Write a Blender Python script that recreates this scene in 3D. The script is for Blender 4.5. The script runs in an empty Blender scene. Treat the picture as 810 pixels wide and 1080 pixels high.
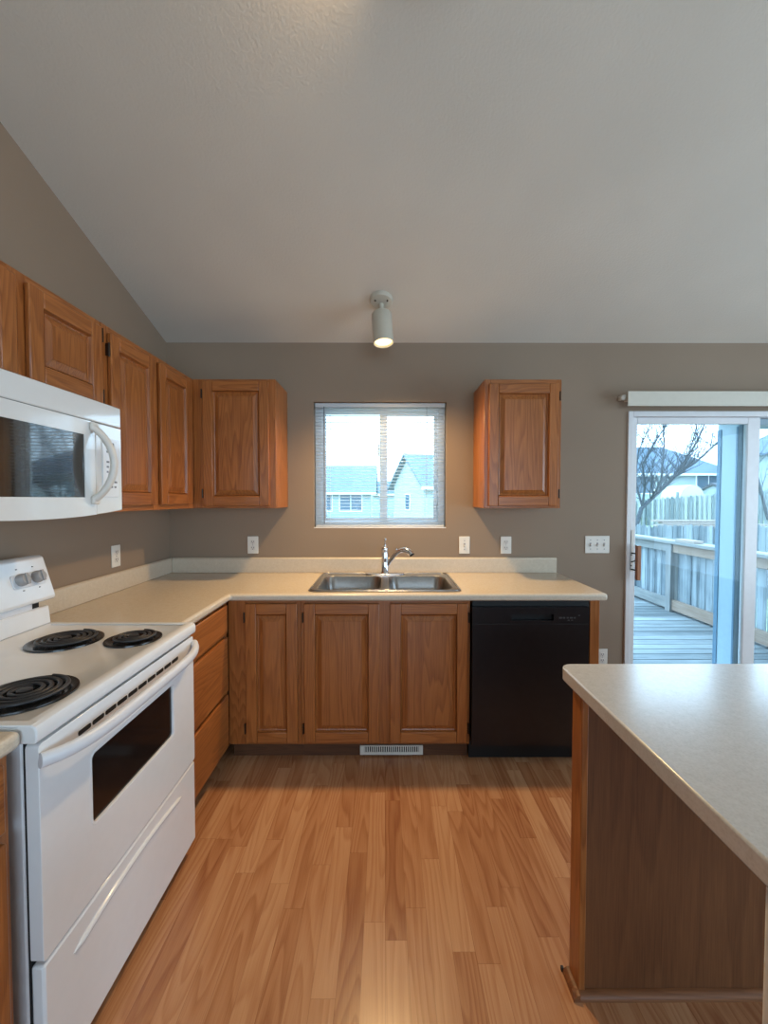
import bpy, bmesh, math, random
from mathutils import Vector, Matrix
PI = math.pi
R = math.radians
SC = bpy.context.scene
C = SC.collection
random.seed(7)

# ------------------------------------------------------------------ camera
CAM_H, PITCH, YAW, FPX = 1.4057, 0.0306, 0.0025, 442.47
cam_data = bpy.data.cameras.new('camera')
cam = bpy.data.objects.new('camera', cam_data); C.objects.link(cam)
cam.location = (0, 0, CAM_H)
cam.rotation_euler = (PI/2 - PITCH, 0, -YAW)
cam_data.sensor_fit = 'VERTICAL'; cam_data.sensor_height = 24.0
cam_data.lens = 24.0 * FPX / 1080.0
cam_data.shift_x = -2.1 / 1080.0
cam_data.clip_start = 0.02; cam_data.clip_end = 300
SC.camera = cam

# ------------------------------------------------------------------ world, lights, exposure
SC.view_settings.view_transform = 'Standard'
SC.view_settings.look = 'None'
SC.view_settings.gamma = 1.0
SC.view_settings.use_curve_mapping = False
SC.view_settings.exposure = 0.22

world = bpy.data.worlds.new('overcast_sky'); SC.world = world
world.use_nodes = True
wn = world.node_tree; wn.nodes.clear()
wo = wn.nodes.new('ShaderNodeOutputWorld'); wb = wn.nodes.new('ShaderNodeBackground')
wt = wn.nodes.new('ShaderNodeTexCoord'); wx = wn.nodes.new('ShaderNodeSeparateXYZ'); wr = wn.nodes.new('ShaderNodeValToRGB')
wr.color_ramp.elements[0].position = 0.0; wr.color_ramp.elements[0].color = (0.60, 0.81, 1.0, 1)
wr.color_ramp.elements[1].position = 0.6; wr.color_ramp.elements[1].color = (0.50, 0.75, 1.0, 1)
wn.links.new(wt.outputs['Generated'], wx.inputs[0]); wn.links.new(wx.outputs['Z'], wr.inputs[0])
wn.links.new(wr.outputs[0], wb.inputs['Color']); wn.links.new(wb.outputs[0], wo.inputs[0])
wb.inputs['Strength'].default_value = 6.0

def area(name, loc, rot, sx, sy, power, col):
    d = bpy.data.lights.new(name, 'AREA'); d.shape = 'RECTANGLE'; d.size = sx; d.size_y = sy; d.energy = power; d.color = col
    o = bpy.data.objects.new(name, d); C.objects.link(o); o.location = loc; o.rotation_euler = rot
    return o
# daylight through patio door, kitchen window and two unseen openings sized for fill light
# portals in the openings: they only steer the sky's own light
def portal(name, loc, rot, sx, sy):
    o = area(name, loc, rot, sx, sy, 1, (1, 1, 1)); o.data.cycles.is_portal = True
portal('patio_door_portal', (2.54, 2.995, 1.0), (R(-90), 0, 0), 1.80, 1.94)
portal('kitchen_window_portal', (-.033, 2.99, 1.63), (R(-90), 0, 0), .88, .84)
portal('side_fill_portal', (4.58, .2, 1.30), (0, R(90), 0), 1.9, 3.2)  # unseen side opening, put in to bring fill light
portal('rear_fill_portal', (.95, -4.77, 1.45), (R(90), 0, 0), 3.5, 1.9)  # unseen rear opening, sized for the fill light it brings

# ------------------------------------------------------------------ helpers
class MB:
    def __init__(s): s.bm = bmesh.new(); s.uvl = None
    def _v(s, co): return s.bm.verts.new(co)
    def box(s, x0, x1, y0, y1, z0, z1, mi=0, M=None):
        c = [(x, y, z) for z in (z0, z1) for y in (y0, y1) for x in (x0, x1)]
        v = [s._v(M @ Vector(p) if M else p) for p in c]
        for f in ((0,2,3,1),(4,5,7,6),(0,1,5,4),(2,6,7,3),(1,3,7,5),(0,4,6,2)):
            s.bm.faces.new([v[i] for i in f]).material_index = mi
        return v
    def prism(s, pts, axis, a, b, mi=0, M=None):
        """polygon pts (2D) pushed along axis from a to b. axis x: pts=(y,z); y: (x,z); z: (x,y)"""
        def mk(p, t):
            q = {'x': (t, p[0], p[1]), 'y': (p[0], t, p[1]), 'z': (p[0], p[1], t)}[axis]
            return s._v(M @ Vector(q) if M else q)
        A = [mk(p, a) for p in pts]; B = [mk(p, b) for p in pts]; n = len(pts)
        fs = [s.bm.faces.new(A), s.bm.faces.new(B[::-1])]
        for i in range(n): fs.append(s.bm.faces.new([A[i], B[i], B[(i+1) % n], A[(i+1) % n]]))
        for f in fs: f.material_index = mi
    def tube(s, pts, rad, seg=12, mi=0, cap=True, squash=None):
        pts = [Vector(p) for p in pts]; n = len(pts)
        if not hasattr(rad, '__len__'): rad = [rad]*n
        rings = []; up = None
        for i, p in enumerate(pts):
            t = (pts[min(i+1, n-1)] - pts[max(i-1, 0)]).normalized()
            if up is None:
                up = Vector((0, 0, 1)) if abs(t.z) < .9 else Vector((1, 0, 0))
            a = t.cross(up)
            if a.length < 1e-6: a = t.orthogonal()
            a.normalize(); b = a.cross(t).normalized(); up = b
            sa, sb = squash or (1, 1)
            rings.append([s._v(p + a*math.cos(2*PI*k/seg)*rad[i]*sa + b*math.sin(2*PI*k/seg)*rad[i]*sb) for k in range(seg)])
        for i in range(n-1):
            for k in range(seg):
                s.bm.faces.new([rings[i][k], rings[i][(k+1) % seg], rings[i+1][(k+1) % seg], rings[i+1][k]]).material_index = mi
        if cap:
            s.bm.faces.new(rings[0][::-1]).material_index = mi; s.bm.faces.new(rings[-1]).material_index = mi
    def lathe(s, prof, M=None, seg=32, mi=0, cap0=True, cap1=True):
        """prof: (radius, z) list round the z axis"""
        M = M or Matrix()
        rings = [[s._v(M @ Vector((r*math.cos(2*PI*k/seg), r*math.sin(2*PI*k/seg), z))) for k in range(seg)] for r, z in prof]
        for i in range(len(rings)-1):
            for k in range(seg):
                s.bm.faces.new([rings[i][k], rings[i][(k+1) % seg], rings[i+1][(k+1) % seg], rings[i+1][k]]).material_index = mi
        if cap0: s.bm.faces.new(rings[0][::-1]).material_index = mi
        if cap1: s.bm.faces.new(rings[-1]).material_index = mi
    def plate(s, outer, holes, z0, z1, mi=0):
        """flat plate between z0 and z1 with holes (2D loops)"""
        edges = []
        for L in [outer] + holes:
            v = [s._v((p[0], p[1], z1)) for p in L]
            edges += [s.bm.edges.new((v[i], v[(i+1) % len(v)])) for i in range(len(v))]
        r = bmesh.ops.triangle_fill(s.bm, edges=edges, use_beauty=True, use_dissolve=False, normal=(0, 0, 1))
        fs = [g for g in r['geom'] if isinstance(g, bmesh.types.BMFace)]
        ex = bmesh.ops.extrude_face_region(s.bm, geom=fs, use_keep_orig=True)
        bmesh.ops.translate(s.bm, verts=[g for g in ex['geom'] if isinstance(g, bmesh.types.BMVert)], vec=(0, 0, z0 - z1))
        for f in s.bm.faces: f.material_index = mi
    def build(s, name, mats, parent=None, loc=(0,0,0), rot=(0,0,0), bevel=0, seg=2, smooth=None):
        bmesh.ops.recalc_face_normals(s.bm, faces=s.bm.faces[:])
        me = bpy.data.meshes.new(name); s.bm.to_mesh(me); s.bm.free()
        for m in (mats if isinstance(mats, (list, tuple)) else [mats]): me.materials.append(m)
        if smooth or bevel:
            me.shade_smooth(); me.set_sharp_from_angle(angle=R(smooth or 35))
        o = bpy.data.objects.new(name, me); C.objects.link(o)
        o.location = loc; o.rotation_euler = rot
        if parent: o.parent = parent
        if bevel:
            b = o.modifiers.new('bevel', 'BEVEL'); b.width = bevel; b.segments = seg; b.limit_method = 'ANGLE'; b.angle_limit = R(40)
            b.harden_normals = False
        return o

def tag(o, label, cat, group=None, kind=None):
    o['label'] = label; o['category'] = cat
    if group: o['group'] = group
    if kind: o['kind'] = kind
    return o
def thing(name, label, cat, loc=(0,0,0), rz=0, group=None):
    o = bpy.data.objects.new(name, None); C.objects.link(o); o.location = loc; o.rotation_euler = (0, 0, rz)
    o.empty_display_size = .1
    return tag(o, label, cat, group)
def struct(o, label=None):
    o['kind'] = 'structure'
    if label: o['label'] = label
    return o
def rrect(x0, x1, y0, y1, r, n=5):
    out = []
    for cx, cy, a in ((x1-r, y1-r, 0), (x0+r, y1-r, 90), (x0+r, y0+r, 180), (x1-r, y0+r, 270)):
        for k in range(n+1):
            t = R(a + 90*k/n); out.append((cx + r*math.cos(t), cy + r*math.sin(t)))
    return out

# ------------------------------------------------------------------ materials
def mat(name):
    m = bpy.data.materials.new(name); m.use_nodes = True
    nt = m.node_tree; nt.nodes.clear()
    out = nt.nodes.new('ShaderNodeOutputMaterial'); b = nt.nodes.new('ShaderNodeBsdfPrincipled')
    nt.links.new(b.outputs[0], out.inputs[0])
    return m, nt, b
def nd(nt, t, **kw):
    n = nt.nodes.new(t)
    for k, v in kw.items():
        if k in n.inputs.keys(): n.inputs[k].default_value = v
        else: setattr(n, k, v)
    return n
def ramp(nt, stops, fac):
    r = nt.nodes.new('ShaderNodeValToRGB'); e = r.color_ramp.elements
    while len(e) < len(stops): e.new(0.5)
    for i, (p, c) in enumerate(stops): e[i].position = p; e[i].color = (*c, 1)
    nt.links.new(fac, r.inputs[0]); return r
def mth(nt, op, a, b=None):
    n = nt.nodes.new('ShaderNodeMath'); n.operation = op
    for i, v in enumerate((a, b)):
        if v is None: continue
        if isinstance(v, (int, float)): n.inputs[i].default_value = v
        else: nt.links.new(v, n.inputs[i])
    return n.outputs[0]
def bump(nt, b, h, strength, dist=0.002):
    n = nt.nodes.new('ShaderNodeBump'); n.inputs['Strength'].default_value = strength; n.inputs['Distance'].default_value = dist
    nt.links.new(h, n.inputs['Height']); nt.links.new(n.outputs[0], b.inputs['Normal'])

def plain(name, col, rough=.5, metal=0, var=.06, scale=30, bmp=0, spec=.5, coat=0):
    """one colour with a faint mottling and, if asked, a fine surface texture"""
    m, nt, b = mat(name)
    tc = nd(nt, 'ShaderNodeTexCoord'); no = nd(nt, 'ShaderNodeTexNoise', Scale=scale, Detail=3.0)
    nt.links.new(tc.outputs['Object'], no.inputs['Vector'])
    lo = tuple(c*(1-var) for c in col); hi = tuple(min(1, c*(1+var)) for c in col)
    r = ramp(nt, [(.3, lo), (.7, hi)], no.outputs[0]); nt.links.new(r.outputs[0], b.inputs['Base Color'])
    b.inputs['Roughness'].default_value = rough; b.inputs['Metallic'].default_value = metal
    b.inputs['Specular IOR Level'].default_value = spec
    b.inputs['Coat Weight'].default_value = coat; b.inputs['Coat Roughness'].default_value = .08
    if bmp: bump(nt, b, no.outputs[0], bmp)
    return m

def oak(name, axis, light, dark, rough=.32, freq=1.35, contrast=.75):
    m, nt, b = mat(name)
    tc = nd(nt, 'ShaderNodeTexCoord'); oi = nd(nt, 'ShaderNodeObjectInfo')
    cx = nd(nt, 'ShaderNodeCombineXYZ')
    nt.links.new(mth(nt, 'MULTIPLY', oi.outputs['Random'], 7.3), cx.inputs[0])
    nt.links.new(mth(nt, 'MULTIPLY', oi.outputs['Random'], 3.1), cx.inputs[1])
    nt.links.new(mth(nt, 'MULTIPLY', oi.outputs['Random'], 11.7), cx.inputs[2])
    ad = nd(nt, 'ShaderNodeVectorMath', operation='ADD')
    nt.links.new(tc.outputs['Object'], ad.inputs[0]); nt.links.new(cx.outputs[0], ad.inputs[1])
    mp = nd(nt, 'ShaderNodeMapping'); s = [1, 1, 1]; s[axis] = .075
    mp.inputs['Scale'].default_value = s; nt.links.new(ad.outputs[0], mp.inputs['Vector'])
    # growth rings: bands across the grain, bent by slow noise into long cathedrals
    n1 = nd(nt, 'ShaderNodeTexNoise', Scale=8.0, Detail=2.0, Roughness=.4); nt.links.new(mp.outputs[0], n1.inputs['Vector'])
    rings = mth(nt, 'FRACT', mth(nt, 'MULTIPLY', n1.outputs[0], 16.0*freq))
    rr = ramp(nt, [(0, (0, 0, 0)), (.55, (.75, .75, .75)), (.86, (1, 1, 1)), (1, (0, 0, 0))], rings)
    # pores: short dark dashes along the grain
    mp2 = nd(nt, 'ShaderNodeMapping'); s2 = [1, 1, 1]; s2[axis] = .03
    mp2.inputs['Scale'].default_value = s2; nt.links.new(ad.outputs[0], mp2.inputs['Vector'])
    n2 = nd(nt, 'ShaderNodeTexNoise', Scale=260.0, Detail=2.0); nt.links.new(mp2.outputs[0], n2.inputs['Vector'])
    n3 = nd(nt, 'ShaderNodeTexNoise', Scale=3.0, Detail=2.0); nt.links.new(mp.outputs[0], n3.inputs['Vector'])
    k = mth(nt, 'ADD', mth(nt, 'MULTIPLY', rr.outputs[0], .42*contrast), mth(nt, 'MULTIPLY', n2.outputs[0], .75))
    k = mth(nt, 'ADD', k, mth(nt, 'MULTIPLY', n3.outputs[0], .35))
    mid = tuple((a+c)/2 for a, c in zip(light, dark))
    col = ramp(nt, [(.34, dark), (.64, mid), (.96, light)], k)
    nt.links.new(col.outputs[0], b.inputs['Base Color'])
    b.inputs['Roughness'].default_value = rough
    bump(nt, b, n2.outputs[0], .12, .001)
    return m
OL, OD = (.41, .142, .036), (.185, .050, .010)
OAK = [oak('oak_grain_across', 0, OL, OD), oak('oak_grain_deep', 1, OL, OD), oak('oak_grain_upright', 2, OL, OD)]
OAKM = [OAK[2], OAK[0], OAK[1]]     # slot 0 upright, 1 across, 2 deep
KICK = oak('dark_oak_kick', 0, (.13, .048, .016), (.07, .024, .008), .55)  # darker oak tone than the cabinet fronts
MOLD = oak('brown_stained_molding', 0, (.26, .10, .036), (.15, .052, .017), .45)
DARK_OAK = oak('oak_dark_panel', 2, (.20, .075, .024), (.11, .036, .010), .5, .5, .5)  # darker oak tone for the peninsula panel

def floor_material():
    m, nt, b = mat('laminate_strip_floor')
    tc = nd(nt, 'ShaderNodeTexCoord'); sp = nd(nt, 'ShaderNodeSeparateXYZ'); nt.links.new(tc.outputs['Object'], sp.inputs[0])
    W, L = .070, .62
    xi = mth(nt, 'DIVIDE', sp.outputs[0], W); i = mth(nt, 'FLOOR', xi)
    w1 = nd(nt, 'ShaderNodeTexWhiteNoise', noise_dimensions='1D'); nt.links.new(i, w1.inputs['W'])
    yj = mth(nt, 'ADD', mth(nt, 'DIVIDE', sp.outputs[1], L), mth(nt, 'MULTIPLY', w1.outputs[0], 5.0)); j = mth(nt, 'FLOOR', yj)
    cv = nd(nt, 'ShaderNodeCombineXYZ'); nt.links.new(i, cv.inputs[0]); nt.links.new(j, cv.inputs[1])
    w2 = nd(nt, 'ShaderNodeTexWhiteNoise', noise_dimensions='2D'); nt.links.new(cv.outputs[0], w2.inputs['Vector'])
    # grain
    off = nd(nt, 'ShaderNodeVectorMath', operation='SCALE'); nt.links.new(w2.outputs['Color'], off.inputs[0]); off.inputs['Scale'].default_value = 40
    ad = nd(nt, 'ShaderNodeVectorMath', operation='ADD'); nt.links.new(tc.outputs['Object'], ad.inputs[0]); nt.links.new(off.outputs[0], ad.inputs[1])
    mp = nd(nt, 'ShaderNodeMapping'); mp.inputs['Scale'].default_value = (1, .09, 1); nt.links.new(ad.outputs[0], mp.inputs['Vector'])
    n1 = nd(nt, 'ShaderNodeTexNoise', Scale=9.0, Detail=1.5, Roughness=.4); nt.links.new(mp.outputs[0], n1.inputs['Vector'])
    rings = mth(nt, 'FRACT', mth(nt, 'MULTIPLY', n1.outputs[0], 15.0))
    rr = ramp(nt, [(0, (0, 0, 0)), (.5, (.8, .8, .8)), (.85, (1, 1, 1)), (1, (0, 0, 0))], rings)
    mp2 = nd(nt, 'ShaderNodeMapping'); mp2.inputs['Scale'].default_value = (1, .03, 1); nt.links.new(ad.outputs[0], mp2.inputs['Vector'])
    n2 = nd(nt, 'ShaderNodeTexNoise', Scale=300.0, Detail=2.0); nt.links.new(mp2.outputs[0], n2.inputs['Vector'])
    k = mth(nt, 'ADD', mth(nt, 'MULTIPLY', rr.outputs[0], .28), mth(nt, 'MULTIPLY', n2.outputs[0], .40))
    k = mth(nt, 'ADD', k, mth(nt, 'MULTIPLY', w2.outputs['Value'], .50))
    col = ramp(nt, [(.18, (.30, .112, .047)), (.55, (.45, .205, .093)), (.95, (.57, .305, .155))], k)
    # thin dark joints
    fx = mth(nt, 'FRACT', xi); fy = mth(nt, 'FRACT', yj)
    ex = mth(nt, 'LESS_THAN', fx, .016); ey = mth(nt, 'LESS_THAN', fy, .0025); e = mth(nt, 'MAXIMUM', ex, ey)
    mx = nd(nt, 'ShaderNodeMix', data_type='RGBA', blend_type='MULTIPLY')
    nt.links.new(mth(nt, 'MULTIPLY', e, .45), mx.inputs[0]); nt.links.new(col.outputs[0], mx.inputs[6]); mx.inputs[7].default_value = (.3, .2, .15, 1)
    nt.links.new(mx.outputs[2], b.inputs['Base Color'])
    b.inputs['Roughness'].default_value = .26
    bump(nt, b, n2.outputs[0], .06, .001)
    return m

def wall_material(name, col, scale=140, strength=.25, dist=.002, rough=.75):
    m, nt, b = mat(name)
    tc = nd(nt, 'ShaderNodeTexCoord')
    n1 = nd(nt, 'ShaderNodeTexNoise', Scale=scale, Detail=3.0); n2 = nd(nt, 'ShaderNodeTexNoise', Scale=2.0, Detail=2.0)
    for n in (n1, n2): nt.links.new(tc.outputs['Object'], n.inputs['Vector'])
    r = ramp(nt, [(.3, tuple(c*.97 for c in col)), (.7, tuple(c*1.03 for c in col))], n2.outputs[0])
    nt.links.new(r.outputs[0], b.inputs['Base Color']); b.inputs['Roughness'].default_value = rough
    b.inputs['Specular IOR Level'].default_value = .3
    bump(nt, b, n1.outputs[0], strength, dist)
    return m

def laminate(name, stops=((.54, .455, .345), (.60, .515, .40), (.65, .57, .46)), coat=0):
    m, nt, b = mat(name)
    tc = nd(nt, 'ShaderNodeTexCoord')
    n1 = nd(nt, 'ShaderNodeTexNoise', Scale=55.0, Detail=5.0, Roughness=.7); n2 = nd(nt, 'ShaderNodeTexVoronoi', Scale=210.0)
    for n in (n1, n2): nt.links.new(tc.outputs['Object'], n.inputs['Vector'])
    k = mth(nt, 'ADD', mth(nt, 'MULTIPLY', n1.outputs[0], .75), mth(nt, 'MULTIPLY', n2.outputs['Distance'], .4))
    r = ramp(nt, [(.3, stops[0]), (.55, stops[1]), (.85, stops[2])], k)
    nt.links.new(r.outputs[0], b.inputs['Base Color']); b.inputs['Roughness'].default_value = .27
    b.inputs['Coat Weight'].default_value = coat; b.inputs['Coat Roughness'].default_value = .16
    return m

def glass_pane(name, tint=(.93, .98, 1.0), k=1.0):
    m = bpy.data.materials.new(name); m.use_nodes = True; nt = m.node_tree; nt.nodes.clear()
    out = nt.nodes.new('ShaderNodeOutputMaterial'); t = nt.nodes.new('ShaderNodeBsdfTransparent'); g = nt.nodes.new('ShaderNodeBsdfGlossy')
    g.inputs['Roughness'].default_value = .01; t.inputs['Color'].default_value = (*tint, 1)
    fr = nt.nodes.new('ShaderNodeFresnel'); fr.inputs['IOR'].default_value = 1.17
    mx = nt.nodes.new('ShaderNodeMixShader'); nt.links.new(fr.outputs[0], mx.inputs[0]); nt.links.new(t.outputs[0], mx.inputs[1]); nt.links.new(g.outputs[0], mx.inputs[2])
    nt.links.new(mx.outputs[0], out.inputs[0]); return m

def boards(name, axis, a, b_, pitch, rough=.8):
    """weathered boards: every board its own grey, grain along axis, boards stacked along the other direction given by pitch axis"""
    m, nt, b = mat(name)
    tc = nd(nt, 'ShaderNodeTexCoord'); sp = nd(nt, 'ShaderNodeSeparateXYZ'); nt.links.new(tc.outputs['Object'], sp.inputs[0])
    pa, pw = pitch
    w = nd(nt, 'ShaderNodeTexWhiteNoise', noise_dimensions='1D'); nt.links.new(mth(nt, 'FLOOR', mth(nt, 'DIVIDE', sp.outputs[pa], pw)), w.inputs['W'])
    mp = nd(nt, 'ShaderNodeMapping'); s = [1, 1, 1]; s[axis] = .06; mp.inputs['Scale'].default_value = s
    nt.links.new(tc.outputs['Object'], mp.inputs['Vector'])
    n = nd(nt, 'ShaderNodeTexNoise', Scale=38.0, Detail=5.0, Roughness=.7); nt.links.new(mp.outputs[0], n.inputs['Vector'])
    n2 = nd(nt, 'ShaderNodeTexNoise', Scale=5.0, Detail=3.0); nt.links.new(tc.outputs['Object'], n2.inputs['Vector'])
    k = mth(nt, 'ADD', mth(nt, 'MULTIPLY', n.outputs[0], .7), mth(nt, 'MULTIPLY', w.outputs[0], .45))
    k = mth(nt, 'ADD', k, mth(nt, 'MULTIPLY', n2.outputs[0], .25))
    r = ramp(nt, [(.38, a), (.95, b_)], k); nt.links.new(r.outputs[0], b.inputs['Base Color']); b.inputs['Roughness'].default_value = rough
    bump(nt, b, n.outputs[0], .3, .003)
    return m

M = {}
M['wall'] = wall_material('taupe_wall_paint', (.285, .213, .153))
M['ceiling'] = wall_material('textured_white_ceiling', (.64, .595, .52), 100, .32, .005, .9)
M['floor'] = floor_material()
M['laminate_pale'] = laminate('pale_grey_laminate', ((.50, .475, .44), (.56, .54, .51), (.61, .59, .56)), .5)
M['laminate'] = laminate('beige_speckled_laminate')
M['enamel'] = plain('white_enamel', (.80, .81, .82), .16, var=.01, coat=.3)
M['enamel_dull'] = plain('white_painted_steel', (.70, .71, .74), .35, var=.02)
M['bisque'] = plain('white_plastic', (.80, .80, .78), .07, var=.01, coat=.8)
M['bisque_dull'] = plain('warm_white_plastic', (.70, .66, .60), .35, var=.02)
M['knob'] = plain('grey_knob_plastic', (.36, .34, .33), .45, var=.03)
M['black_glass'] = plain('black_glass', (.012, .011, .011), .03, var=.1, spec=.8, coat=1.0)
M['dark_glass'] = plain('smoked_oven_glass', (.012, .008, .007), .10, var=.2, spec=.25)
M['coil'] = plain('black_heating_element', (.030, .030, .033), .42, var=.2, spec=.5)
M['bowl'] = plain('black_porcelain', (.010, .010, .011), .22, var=.1)
M['black'] = plain('black_appliance_enamel', (.011, .010, .011), .28, var=.15, spec=.4)
M['black_flat'] = plain('flat_black_shadow', (.006, .006, .006), .55, var=.1)
M['slot'] = plain('dark_gap_black', (.008, .008, .009), .8, var=.1)
M['chrome'] = plain('chrome', (.72, .72, .74), .09, 1.0, var=.02)
M['steel'] = plain('brushed_stainless', (.36, .35, .34), .28, 1.0, var=.05, scale=80)
M['plate'] = plain('white_outlet_plastic', (.76, .73, .66), .35, var=.02)
M['plate_dark'] = plain('outlet_slot', (.05, .045, .04), .6, var=.05)
M['mark'] = plain('printed_grey_mark', (.18, .19, .21), .5, var=.05)
M['mark_faint'] = plain('printed_faint_mark', (.06, .06, .062), .5, var=.05)
M['vinyl'] = plain('white_window_vinyl', (.74, .75, .76), .35, var=.02)
M['strip'] = plain('dark_blue_edge', (.07, .15, .22), .6, var=.05)
M['outer_frame'] = plain('blue_grey_storm_frame', (.24, .34, .40), .4, var=.03)
M['blind'] = plain('white_blind_slat', (.82, .84, .86), .4, var=.01)
_nt = M['blind'].node_tree; _p = [n for n in _nt.nodes if n.type == 'BSDF_PRINCIPLED'][0]; _o = [n for n in _nt.nodes if n.type == 'OUTPUT_MATERIAL'][0]
_t = _nt.nodes.new('ShaderNodeBsdfTranslucent'); _t.inputs[0].default_value = (.8, .86, .9, 1); _x = _nt.nodes.new('ShaderNodeMixShader'); _x.inputs[0].default_value = .4
_nt.links.new(_p.outputs[0], _x.inputs[1]); _nt.links.new(_t.outputs[0], _x.inputs[2]); _nt.links.new(_x.outputs[0], _o.inputs[0])
M['valance'] = plain('ivory_valance', (.62, .59, .50), .45, var=.02)
M['hinge'] = plain('antique_bronze', (.05, .035, .025), .4, .8, var=.2)
M['handle_wood'] = oak('handle_wood', 2, (.40, .17, .08), (.22, .08, .04))
M['lamp_white'] = plain('ivory_lamp_metal', (.54, .50, .41), .35, var=.02)
M['glass'] = glass_pane('clear_glass')
M['deck'] = boards('weathered_deck_boards', 0, (.05, .065, .07), (.25, .28, .285), (1, .14))
M['rail_wood'] = boards('weathered_rail_wood', 1, (.12, .13, .125), (.32, .33, .32), (0, 5))
M['rail_tan'] = boards('tan_rail_wood', 1, (.17, .115, .08), (.35, .29, .24), (0, 5))
M['post_wood'] = boards('weathered_post_wood', 2, (.12, .13, .13), (.32, .33, .32), (0, 5))
M['fence_near'] = boards('blue_grey_fence_boards', 2, (.02, .04, .055), (.21, .25, .27), (0, .112))
M['picket_wood'] = boards('grey_picket_wood', 2, (.02, .04, .055), (.27, .32, .34), (1, .058))
M['fence_far'] = boards('pale_picket_fence', 2, (.03, .06, .07), (.34, .38, .37), (0, .1125))
M['grass'] = plain('lawn_grass', (.22, .27, .15), .9, var=.3, scale=6)
M['bark'] = plain('grey_bark', (.05, .06, .07), .8, var=.3, scale=20)
M['roof'] = plain('blue_grey_shingles', (.08, .12, .16), .8, var=.2, scale=6)
M['roof_pale'] = plain('pale_grey_shingles', (.13, .17, .20), .8, var=.12, scale=6)
M['siding'] = boards('pale_lap_siding', 0, (.27, .34, .36), (.33, .39, .40), (2, .2))
M['siding_tan'] = boards('cream_lap_siding', 0, (.30, .345, .34), (.36, .40, .38), (2, .2))
M['house_glass'] = plain('dull_window_glass', (.06, .10, .14), .1, var=.1)
M['tarp'] = plain('white_tarp', (.42, .43, .40), .6, var=.03)
M['lumber'] = boards('brown_lumber', 0, (.17, .13, .11), (.34, .30, .26), (2, .04))
def emit(name, col, st):
    m = bpy.data.materials.new(name); m.use_nodes = True; nt = m.node_tree; nt.nodes.clear()
    o = nt.nodes.new('ShaderNodeOutputMaterial'); e = nt.nodes.new('ShaderNodeEmission'); e.inputs[0].default_value = (*col, 1); e.inputs[1].default_value = st
    nt.links.new(e.outputs[0], o.inputs[0]); return m
M['bulb'] = emit('glowing_bulb', (1.0, .74, .36), 2.4)

# ------------------------------------------------------------------ the room
D = 2.8092            # back wall
XL, XRW = -1.4446, 4.4
YR = -4.6             # rear wall
SL = .3225; YRIDGE = -1.1
def ceil_z(y): return 2.44 + SL*(D - y) if y >= YRIDGE else 2.44 + SL*(D - YRIDGE) - SL*(YRIDGE - y)
T = .15
b = MB(); b.box(XL-T, XRW+T, YR-T, D+T, -.12, 0); struct(b.build('floor', M['floor']), 'honey oak strip laminate floor')
b = MB()
b.prism([(D, ceil_z(D)), (YRIDGE, ceil_z(YRIDGE)), (YR-T, ceil_z(YR-T)), (YR-T, ceil_z(YR-T)+.2), (YRIDGE, ceil_z(YRIDGE)+.2), (D+T, ceil_z(D)+.2), (D+T, ceil_z(D))], 'x', XL-T, XRW+T)
struct(b.build('ceiling', M['ceiling']), 'textured white vaulted ceiling')
prof = [(YR-T, 0), (D+T, 0), (D+T, ceil_z(D)), (D, ceil_z(D)), (YRIDGE, ceil_z(YRIDGE)), (YR-T, ceil_z(YR-T))]
b = MB(); b.prism(prof, 'x', XL-T, XL); struct(b.build('wall_left', M['wall']), 'taupe painted wall behind the range')
WX0, WX1, WZ0, WZ1 = -.476, .410, 1.211, 2.052     # kitchen window opening
DX0, DX1, DZ1 = 1.617, 3.46, 1.990                  # patio door opening
def holed(name, pieces, axis):
    b = MB()
    for p in pieces: b.box(*p)
    return struct(b.build(name, M['wall']))
HB = 2.44
holed('wall_back', [(XL, WX0, D, D+T, 0, HB), (WX0, WX1, D, D+T, 0, WZ0), (WX0, WX1, D, D+T, WZ1, HB), (WX1, DX0, D, D+T, 0, HB),
                    (DX0, DX1, D, D+T, DZ1, HB), (DX1, XRW, D, D+T, 0, HB)], 'y')['label'] = 'taupe painted wall holding the window and the patio door'
b = MB()
# right wall with an unseen opening, sized to let in fill light, y -2.2..1.8
b.box(XRW, XRW+T, YR, D, 0, .35)
b.box(XRW, XRW+T, YR, -1.4, .35, 2.25); b.box(XRW, XRW+T, 1.8, D, .35, 2.25)
b.prism([(YR-T, 2.25), (D+T, 2.25), (D+T, ceil_z(D)), (D, ceil_z(D)), (YRIDGE, ceil_z(YRIDGE)), (YR-T, ceil_z(YR-T))], 'x', XRW, XRW+T)
struct(b.build('wall_right', M['wall']), 'taupe wall of the dining area')
b = MB()
b.box(XL, XRW, YR-T, YR, 0, .50); b.box(XL, -.8, YR-T, YR, .50, 2.4); b.box(2.7, XRW, YR-T, YR, .50, 2.4); b.box(XL, XRW, YR-T, YR, 2.4, ceil_z(YR))  # unseen rear window opening, its size set by the fill light wanted
struct(b.build('wall_rear', M['wall']), 'taupe wall behind the living area')
# baseboards, only on the bare stretch by the patio door
b = MB(); b.box(1.137, DX0-.004, D-.014, D, 0, .07); struct(b.build('baseboard_back', OAKM[1], bevel=.004), 'oak baseboard beside the patio door')

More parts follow.
